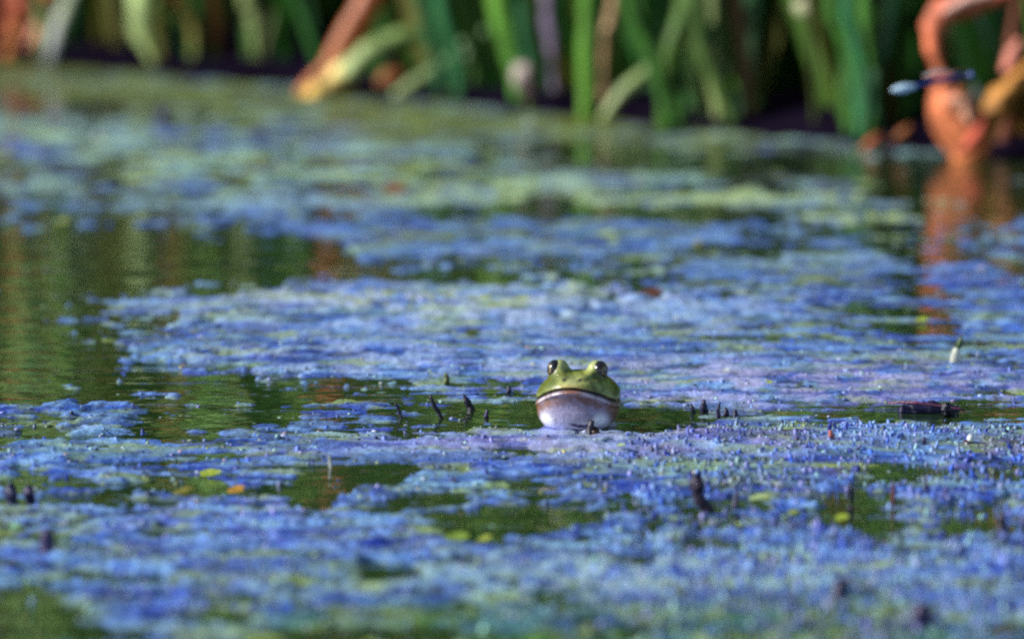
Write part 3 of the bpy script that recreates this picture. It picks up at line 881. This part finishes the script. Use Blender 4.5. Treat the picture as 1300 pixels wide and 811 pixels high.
# ------------------------------------------------------------------ the frog
def surface_nets(v, org, h):
    nx, ny, nz_ = v.shape
    ins = v < 0
    acc = np.zeros((nx - 1, ny - 1, nz_ - 1, 3)); cnt = np.zeros((nx - 1, ny - 1, nz_ - 1))
    cs = [(i, j, k) for i in (0, 1) for j in (0, 1) for k in (0, 1)]
    sl = lambda c: tuple(slice(c[a], v.shape[a] - 1 + c[a]) for a in range(3))
    for a in cs:
        for ax in range(3):
            if a[ax]: continue
            b_ = list(a); b_[ax] = 1; b_ = tuple(b_)
            va, vb = v[sl(a)], v[sl(b_)]
            cr_ = (va < 0) != (vb < 0)
            t = np.where(cr_, va / np.where(cr_, va - vb, 1), 0)
            for d in range(3):
                acc[..., d] += np.where(cr_, a[d] + (t if d == ax else 0), 0)
            cnt += cr_
    act = cnt > 0
    vid = np.full(cnt.shape, -1, dtype=np.int64)
    vid[act] = np.arange(act.sum())
    I = np.argwhere(act)
    V = (I + acc[act] / cnt[act][:, None]) * h + np.array(org)
    Fs = []
    for ax in range(3):
        lo = [slice(0, -1) if d == ax else slice(1, -1) for d in range(3)]
        hi = [slice(1, None) if d == ax else slice(1, -1) for d in range(3)]
        A, B = ins[tuple(lo)], ins[tuple(hi)]
        for flip in (False, True):
            E = np.argwhere((A & ~B) if not flip else (~A & B))
            if len(E) == 0: continue
            E = E + np.array([0 if d == ax else 1 for d in range(3)])
            u, w_ = (ax + 1) % 3, (ax + 2) % 3
            du = np.zeros(3, int); du[u] = 1
            dw = np.zeros(3, int); dw[w_] = 1
            q = [E - du - dw, E - dw, E, E - du]
            ids = np.stack([vid[tuple(p.T)] for p in q], 1)
            Fs.append(ids[:, ::-1] if flip else ids)
    return V, np.vstack(Fs)


def frog():
    h = 0.65
    org = (-48.0, -32.0, -22.0)
    n = (int(96 / h), int(125 / h), int(72 / h))
    X, Y, Z = np.meshgrid(*[org[i] + np.arange(n[i]) * h for i in range(3)], indexing='ij')
    X, Y, Z = [a.astype(np.float32) for a in (X, Y, Z)]

    def el(c, r, p=2.0):
        a, b_, d = np.abs((X - c[0]) / r[0]), np.abs((Y - c[1]) / r[1]), np.abs((Z - c[2]) / r[2])
        k = (a ** p + b_ ** p + d ** p) ** (1 / p)
        return (k - 1) * min(r)

    def cap(a, b_, ra, rb):
        a, b_ = np.array(a, float), np.array(b_, float)
        d = b_ - a
        t = np.clip(((X - a[0]) * d[0] + (Y - a[1]) * d[1] + (Z - a[2]) * d[2]) / (d @ d), 0, 1)
        return np.sqrt((X - a[0] - t * d[0]) ** 2 + (Y - a[1] - t * d[1]) ** 2 + (Z - a[2] - t * d[2]) ** 2) - (ra + (rb - ra) * t)

    def sm(a, b_, k):
        hh = np.clip(.5 + .5 * (b_ - a) / k, 0, 1)
        return b_ * (1 - hh) + a * hh - k * hh * (1 - hh)

    d = el((0, 4, 15), (26.3, 26, 17), 2.5)                      # lower jaw and throat
    d = sm(d, el((0, 6, 23.5), (24.6, 27, 8.0), 2.0), 4)         # upper jaw
    d = sm(d, el((0, -6, 30.0), (15.0, 18.5, 6.4), 2.2), 6)      # snout
    d = sm(d, el((0, 10, 28.5), (17.5, 21, 8.0), 2.0), 6)        # skull
    for s in (-1, 1):
        d = sm(d, el((s * 11.8, 2.5, 37.0), (6.0, 8.2, 7.8)), 4.0)   # eye domes
        d = sm(d, cap((s * 5.5, -17, 33.6), (s * 10.5, -4, 36.2), 2.0, 2.4), 2.5)   # ridge from nostril to eye
        d = sm(d, cap((s * 14, 6, 36), (s * 16 - 6, 44, 14), 2.0, 1.6), 3)   # back fold
        d = sm(d, cap((s * 17, 22, -2), (s * 21, 14, -11), 6.0, 5.0), 4)   # upper arm
        d = sm(d, cap((s * 21, 14, -11), (s * 21, -12, -4.5), 4.4, 2.8), 3)   # forearm
        for fx, fy, fl in ((-7, -8, 1), (-2, -11, 1), (3.2, -10, 1), (7.5, -5, 1)):
            kx = s * 21 + s * fx * .5
            d = sm(d, cap((s * 21, -12, -3.5), (kx, -12 + fy * .5, -2), 1.9, 1.4), 1.2)
            d = sm(d, cap((kx, -12 + fy * .5, -2), (s * 21 + s * fx, -12 + fy, -4), 1.35, 1.0), .8)
        d = sm(d, cap((-12 + s * 12, 72, -8), (-8 + s * 20, 46, -12), 10, 7), 5)       # thigh
        d = sm(d, cap((-8 + s * 20, 46, -12), (-12 + s * 20, 74, -13), 6, 4.5), 3)   # shank
        d = sm(d, cap((-12 + s * 20, 74, -13), (-8 + s * 24, 62, -14), 4, 2.5), 2)   # foot
        d = d + .9 * np.exp(-((X - s * 5.0) ** 2 + (Y + 20.2) ** 2 + (Z - 35.2) ** 2) / 1.8)   # nostril pit
    d = sm(d, el((-8, 48, -1), (21, 40, 15)), 8)                   # trunk
    zm = 29.4 - 10.2 * (np.abs(X) / 26) ** 2.0
    d = d + 1.1 * np.exp(-((Z - zm) / .75) ** 2) * (Y < 18) * (np.abs(X) < 27)
    d = d - .5 * np.exp(-((Z - zm + 2.2) / 1.3) ** 2) * (Y < 14)     # lower lip roll
    V, F = surface_nets(d, org, h)
    x, y, z = V.T
    zm = 29.4 - 10.2 * (np.abs(x) / 26) ** 2.0
    mott = fbm(x * .35 + y * .11, z * .35 - y * .2, 5, 3)
    mott2 = fbm(x * .16 + y * .05, z * .16, 15, 3)
    olive, bright, dk = lin(84, 98, 24), lin(158, 168, 84), lin(38, 48, 16)
    c = np.empty((len(V), 3)); c[:] = olive
    mx = lambda c, col_, w: c * (1 - np.clip(w, 0, 1)[:, None]) + np.asarray(col_) * np.clip(w, 0, 1)[:, None]
    c = mx(c, bright, sstep(-.2, .4, mott2) * .8 * sstep(20, -5, y))
    c = mx(c, dk, .8 * sstep(.12, .45, mott) * sstep(-14, 14, y))
    c = mx(c, lin(112, 104, 40), .5 * sstep(.05, .4, fbm(x * .5 + y * .2, z * .5 + y * .3, 25, 3)))
    c = mx(c, lin(186, 194, 130), .7 * sstep(37, 42, z))                         # pale eye domes
    c = mx(c, lin(170, 130, 50), .6 * np.exp(-((z - zm - 1.6) / 1.6) ** 2) * sstep(14, 4, np.abs(x)))
    below = sstep(.5, -.5, z - zm) * sstep(26, 12, y)
    c = mx(c, lin(152, 146, 174), below)
    c = mx(c, lin(205, 202, 216), below * .8 * sstep(14, 3, z))
    band = np.exp(-((z - zm + 5.8) / 4.4) ** 2) * below
    c = mx(c, lin(116, 76, 52), band * (.9 + .6 * mott))
    c = mx(c, lin(215, 200, 205), np.exp(-((z - zm + 1.7) / 1.0) ** 2) * below * sstep(4, 12, np.abs(x)) * .9)
    c = mx(c, lin(150, 100, 60), np.exp(-((z - zm + 1.2) / 2.0) ** 2) * below * sstep(9, 2, np.abs(x)) * .8)
    c = mx(c, lin(110, 92, 100), below * .55 * sstep(.12, .45, mott))
    for s in (-1, 1):
        c = mx(c, lin(235, 235, 240), below * .95 * np.exp(-(((x - s * 17.5) / 5) ** 2 + ((z - 7) / 6) ** 2) ** 2))
    edge = sstep(21.5, 25.0, np.abs(x)) * below
    c = mx(c, lin(120, 80, 44), edge * .8)
    c = mx(c, lin(24, 18, 24), np.exp(-((z - zm) / .85) ** 2) * (y < 20) * sstep(29, 26.5, np.abs(x) + 0) * .9)
    for s in (-1, 1):
        c = mx(c, lin(30, 24, 20), 1.2 * np.exp(-((x - s * 5.0) ** 2 + (y + 20.0) ** 2 * .5 + (z - 35.2) ** 2) / 2.6))
        c = mx(c, lin(60, 44, 34), .8 * np.exp(-((y - 18) ** 2 + (z - 27) ** 2) / 14) * (np.abs(x) > 18))   # ear disc
    c = mx(c, lin(196, 200, 140), .55 * np.exp(-((x / 7) ** 2 + ((z - 33) / 3.5) ** 2)) * (y < -8) * (z > zm + 1))  # sunlit patch on the snout, painted into the skin colour
    for s in (-1, 1):
        c = mx(c, lin(26, 20, 18), 1.2 * np.exp(-(((x - s * 5.0) / 1.3) ** 2 + ((y + 20.0) / 2) ** 2 + ((z - 34.8) / 1.0) ** 2)))
    g = ground(733, 545)
    root = thing('frog', 'green frog sitting up in the algae facing the camera with pale throat', 'frog', (g[0], g[1], 0))
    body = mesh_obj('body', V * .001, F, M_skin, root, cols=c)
    for s in (-1, 1):
        ctr = np.array([s * 14.6, .4, 38.6]); R_ = 5.5
        dirv = np.array([s * .87, -.49, .06]); dirv /= np.linalg.norm(dirv)
        nu_, nv_ = 40, 28
        VV, FF, KK = [], [], []
        a1 = np.cross(dirv, [0, 0, 1.0]); a1 /= np.linalg.norm(a1); a2 = np.cross(a1, dirv)
        for j in range(nv_ + 1):
            th = math.pi * j / nv_
            for i in range(nu_):
                ph = 2 * math.pi * i / nu_
                p = dirv * math.cos(th) + (a1 * math.cos(ph) + a2 * math.sin(ph)) * math.sin(th)
                VV.append((ctr + p * np.array([R_ * .95, R_ * 1.1, R_ * 1.12])) * .001)
                e1, e2 = math.sin(th) * math.cos(ph), math.sin(th) * math.sin(ph)
                pup = math.cos(th) > 0 and (e1 / .50) ** 2 + (e2 / .38) ** 2 < 1
                ring = math.cos(th) > 0 and (e1 / .60) ** 2 + (e2 / .48) ** 2 < 1
                KK.append(lin(10, 8, 12) if pup else lin(150, 122, 44) if ring else lin(58, 44, 20) if math.sin(th) < .78 and math.cos(th) > 0 else lin(24, 20, 18))
        for j in range(nv_):
            for i in range(nu_):
                a, b_ = j * nu_ + i, j * nu_ + (i + 1) % nu_
                FF.append((a, a + nu_, b_ + nu_, b_))
        mesh_obj('eye', VV, FF, M_eye, root, cols=np.array(KK))
    root.rotation_euler = (0, 0, math.radians(-10))
    return root


frog()

# ------------------------------------------------------------------ sticks, scraps and loose leaves on the mat
DARK, VIOL, WINE = lin(26, 22, 44), lin(44, 36, 78), lin(84, 40, 48)


def stick(label, p0, p1, r0, r1, c=DARK, mid=None, name='twig', lean=0.0, knob=False):
    """a twig standing in the mat: p0 foot and p1 tip in the photograph's pixels"""
    g = ground(*p0)
    g[2] = -.006
    t = at_y(p1[0], p1[1], g[1] + lean)
    L_ = np.linalg.norm(t - g)
    pts = [g, g * .65 + t * .35 + rng.normal(0, .045, 3) * L_ * (1, 1, .2), g * .3 + t * .7 + (np.array([mid[0], 0, mid[1]]) if mid else rng.normal(0, .04, 3) * L_), t]
    v, f = tube_shape(pts, [r0, r0 * .8, (r0 + r1) / 2 * 1.1, r1 * .8], 14, 8, .12, int(p0[0]))
    mb = MB(g); mb.add(v, f, c)
    if knob:
        v, f = blob_shape(t, (r1 * 1.5, r1 * 1.5, r1 * 1.7), .3, 3, 9, 6); mb.add(v, f, c)
    o = mb.build(name, M_wood)
    o.location = tuple(g)
    return tag(o, label, 'sprout' if 'sprout' in label else 'twig', 'twigs and sprouts poking out of the algae')


stick('short dark twig tilted left, leftmost of the twigs beside the frog', (514, 530), (502, 511), .0013, .0008)
stick('longer dark twig tilted left, middle of the twigs beside the frog', (562, 531), (546, 501), .0016, .0010)
stick('dark bark sliver leaning beside the frog, nearest it of three', (603, 521), (588, 500), .0034, .0006)
stick('tiny dark stub standing in blue algae left of the frog', (646, 500), (646, 490), .0018, .0016, NAVY)
stick('small blunt peg in the algae right of the dark bark sliver', (618, 530), (619, 520), .0016, .0012, VIOL)
stick('thick dark bent stub in the right foreground algae', (905, 648), (885, 615), .0042, .0034, lin(34, 24, 48), mid=(-.002, -.002), knob=True)
stick('slim dark peg just right of the bent stub', (937, 645), (936, 622), .0020, .0012, VIOL)
stick('thin black spike standing in the green gap of the foreground', (1083, 634), (1079, 612), .0017, .0008)
stick('short dark stub low in the green gap of the foreground', (1080, 650), (1079, 640), .0020, .0016)
stick('pointed dark spike near the right edge of the foreground', (1275, 672), (1271, 647), .0042, .0010)
stick('dark violet peg at the far left of the algae', (18, 642), (14, 626), .0036, .0030, NAVY, knob=True)
stick('brown violet peg beside the far left dark peg', (40, 640), (37, 626), .0030, .0026, VIOL, knob=True)
stick('tall blurred violet stub in the left foreground', (62, 704), (58, 672), .0042, .0036, VIOL)
stick('dark violet stub in the right foreground below the green gap', (1062, 762), (1066, 735), .0052, .0040, NAVY)
stick('blurred violet stub at the bottom right', (1176, 798), (1172, 765), .0058, .0046, VIOL)
stick('wine coloured thin stem right of the green gap', (1132, 640), (1135, 612), .0018, .0010, WINE)
stick('thin dark stem second to the right of the green gap', (1176, 630), (1174, 606), .0016, .0008, VIOL)
stick('reddish sprout in the pinkish algae band', (1055, 563), (1054, 546), .0022, .0014, lin(160, 80, 70))
stick('dark stub in open water far back at the left', (212, 165), (210, 138), .0052, .0044, lin(50, 48, 90))
stick('olive sprout behind the bark sliver', (568, 488), (566, 474), .0026, .0014, OLIVE)

for k, (px, py, hh, ww, lb) in enumerate(((880, 522, 10, .0022, 'leftmost dark stump of the row right of the frog'), (895, 521, 14, .0040, 'round second stump of the row right of the frog'),
                                          (913, 530, 20, .0022, 'tallest stump of the row right of the frog'), (924, 526, 9, .0030, 'low fourth stump of the row right of the frog'), (934, 530, 10, .0036, 'last stump of the row right of the frog'))):
    o = stick(lb, (px, py + 2), (px - 3 + (k % 3) * 2, py - hh), ww * .8, ww * .35, lin(30, 28, 62), name='stump')
    o['category'] = 'stump'; o['group'] = 'dark stumps right of the frog'


def log_thing():
    a, b_ = ground(1142, 524), ground(1216, 522)
    g = (a + b_) / 2
    r = thing('sunken_log', 'dark half sunken log with reddish top edge near the right side', 'log', (g[0], g[1], 0))
    mb = MB(r.location); v, f = tube_shape([a, g + np.array([0, 0, .001]), b_], [.0052, .0060, .0036], 22, 10, .16, 5); mb.add(v, f, lin(34, 28, 66)); mb.build('trunk', M_wood, r)
    mb = MB(r.location); v, f = tube_shape([ground(1128, 512, .006), ground(1160, 511, .008), ground(1225, 520, .004)], [.0007, .0011, .0006], 18, 7, .2, 6); mb.add(v, f, lin(96, 52, 80)); mb.build('bark_strip', M_wood, r)
    mb = MB(r.location); v, f = tube_shape([ground(1203, 530, -.004), ground(1202, 522, .004), ground(1200, 514, .008)], [.0035, .0035, .003], 8, 7, .1, 7); mb.add(v, f, DARK); mb.build('branch_stub', M_wood, r)


log_thing()

# snag under the frog's chin
g = ground(752, 551); r = thing('snag', 'dark gnarled root snag in front of the frog chin', 'snag', (g[0], g[1] - .0, 0))
mb = MB(r.location)
Yk = g[1] - .012
v, f = tube_shape([at_y(753, 556, Yk), at_y(749, 545, Yk), at_y(752, 534, Yk)], [.0036, .0030, .0018], 10, 8, .2, 1); mb.add(v, f, DARK)
v, f = blob_shape(at_y(756, 549, Yk), (.0036, .003, .003), .4, 2, 9, 6); mb.add(v, f, lin(60, 40, 26))
mb.build('stem', M_wood, r)
mb = MB(r.location); v, f = tube_shape([at_y(751, 540, Yk), at_y(738, 541, Yk), at_y(722, 538, Yk)], [.0016, .0012, .0007], 10, 6, .15, 2); mb.add(v, f, VIOL); mb.build('root', M_wood, r)


def flat_leaf(label, px, py, wpx, c, depth=.6, tilt=.0, name='floating_leaf', z=.004, c2=None, rise=0.0):
    g = ground(px, py)
    z0 = top_z(g[0], g[1]) + .0015
    sc_ = g[1] / FPX * wpx / 2 * .85
    an = rng.uniform(-.5, .5)
    V, F = [], []
    nseg, nr = 14, 4
    for side in (0, 1):
        for j in range(nr + 1):
            rr = j / nr
            for i in range(nseg):
                a = 2 * math.pi * i / nseg
                k = rr * .85 * (1 + .18 * math.sin(2 * a + px) + .10 * math.sin(3 * a + py) + .08 * math.sin(5 * a + px))
                dx, dy = sc_ * k * math.cos(a), sc_ * 1.5 * depth * k * math.sin(a)
                zz = z0 + z * .3 + rise * (1 - rr) + .25 * sc_ * (rr ** 2) * math.cos(a - 1) + tilt * dy - side * .0012 * (1.05 - rr)
                V.append((g[0] + dx * math.cos(an) - dy * math.sin(an), g[1] + dx * math.sin(an) + dy * math.cos(an), zz))
        o_ = side * (nr + 1) * nseg
        for j in range(nr):
            for i in range(nseg):
                q = (o_ + j * nseg + i, o_ + j * nseg + (i + 1) % nseg, o_ + (j + 1) * nseg + (i + 1) % nseg, o_ + (j + 1) * nseg + i)
                F.append(q if side == 0 else q[::-1])
    mb = MB((g[0], g[1], z0)); mb.add(V, F, c)
    o = mb.build(name, M_weed); o.location = (g[0], g[1], z0)
    return tag(o, label, 'leaf', 'loose leaves floating on the algae')


YG, YEL, WHT = lin(170, 190, 60), lin(200, 180, 60), lin(215, 225, 225)
for a in ((300, 626, 34, lin(190, 140, 40), 'orange brown leaf floating in the left foreground'), (266, 605, 34, YG, 'yellow green leaf floating just above the orange brown one'),
          (232, 628, 34, lin(130, 125, 40), 'olive leaf floating left of the orange brown one'), (1068, 662, 28, YG, 'bright yellow green leaf in the green gap of the right foreground'),
          (1006, 655, 18, YG, 'small yellow green leaf left of the green gap'), (962, 636, 30, lin(170, 195, 130), 'pale green leaf between bent stub and green gap'),
          (1170, 410, 22, YG, 'yellow green leaf far back on the right algae'), (768, 303, 24, lin(180, 205, 150), 'pale round leaf in the blue algae far behind the frog'),
          (778, 312, 22, lin(170, 200, 150), 'second pale leaf touching the round one far behind the frog'), (922, 481, 14, WHT, 'small white petal on the lilac algae right of the frog'),
          (977, 495, 12, YG, 'tiny lime leaf on the lilac algae right of the frog'), (788, 574, 16, lin(180, 205, 160), 'pale green leaf just in front of the frog'),
          (824, 543, 24, lin(160, 180, 60), 'lime leaf strip in the open water by the frog'), (18, 673, 22, lin(150, 205, 160), 'mint green leaf at the left edge of the foreground'),
          (78, 285, 24, lin(150, 165, 70), 'yellow green leaf on dark water at the far left'), (615, 693, 26, lin(180, 195, 80), 'lime leaf under the green gap at bottom centre'),
          (580, 690, 40, lin(140, 170, 60), 'long green leaf left of the lime one at bottom centre'), (1245, 346, 16, lin(200, 190, 210), 'small pinkish leaf far back at the right edge'),
          (500, 243, 44, lin(150, 100, 70), 'brown dead leaf on the far algae above centre'), (123, 177, 20, lin(195, 190, 215), 'pale lilac leaf far back at the left'),
          (203, 288, 24, lin(120, 150, 200), 'pale blue scrap on dark water at the left'), (670, 162, 26, lin(170, 190, 180), 'pale leaf floating near the bank below the seed head'),
          (45, 200, 24, lin(150, 160, 220), 'lavender leaf far back at the left edge'), (885, 312, 18, lin(170, 170, 80), 'olive yellow leaf far behind the frog to the right'),
          (822, 378, 60, lin(96, 52, 40), 'red brown sodden leaf in the water gap far behind the frog'), (600, 428, 30, OLIVE, 'olive leaf scrap on the pale algae left of the frog')):
    flat_leaf(a[4], a[0], a[1], a[2], a[3] * .6)


def sprout():
    g = ground(1212, 463); r = thing('water_sprout', 'white stemmed sprout with dark green tip in the right algae', 'sprout', (g[0], g[1], 0))
    Y_ = g[1]
    stalk_part(r, [g - np.array([0, 0, .004]), at_y(1213, 452, Y_), at_y(1215, 442, Y_)], [.0040, .0034, .0024], lin(205, 210, 195), 'stem', 8, 8)
    leaf_part(r, P(Y_, (1214, 446), (1218, 436), (1221, 427)), [.004, .007, .002], lin(50, 80, 40), n=8, thick=.4)
    g = ground(1230, 566); r = thing('pond_snail', 'small dark snail with white shell top on the right algae', 'snail', (g[0], g[1], 0))
    mb = MB(r.location); v, f = blob_shape(at_y(1229, 563, g[1]), (.0034, .0040, .0028), .1, 1, 10, 8); mb.add(v, f, lin(60, 26, 40)); mb.build('body', M_fly, r)
    mb = MB(r.location); v, f = blob_shape(at_y(1232, 557, g[1]), (.0026, .003, .0028), .15, 2, 10, 8); mb.add(v, f, WHT); mb.build('shell', M_fly, r)
    g = ground(420, 594); r = thing('white_feather', 'small white feather scrap standing in the left algae', 'feather', (g[0], g[1], 0))
    leaf_part(r, [g - np.array([0, 0, .003]), at_y(419, 586, g[1]), at_y(418, 578, g[1])], [.0015, .0036, .001], WHT * .6, 'vane', n=9, thick=.3)


sprout()
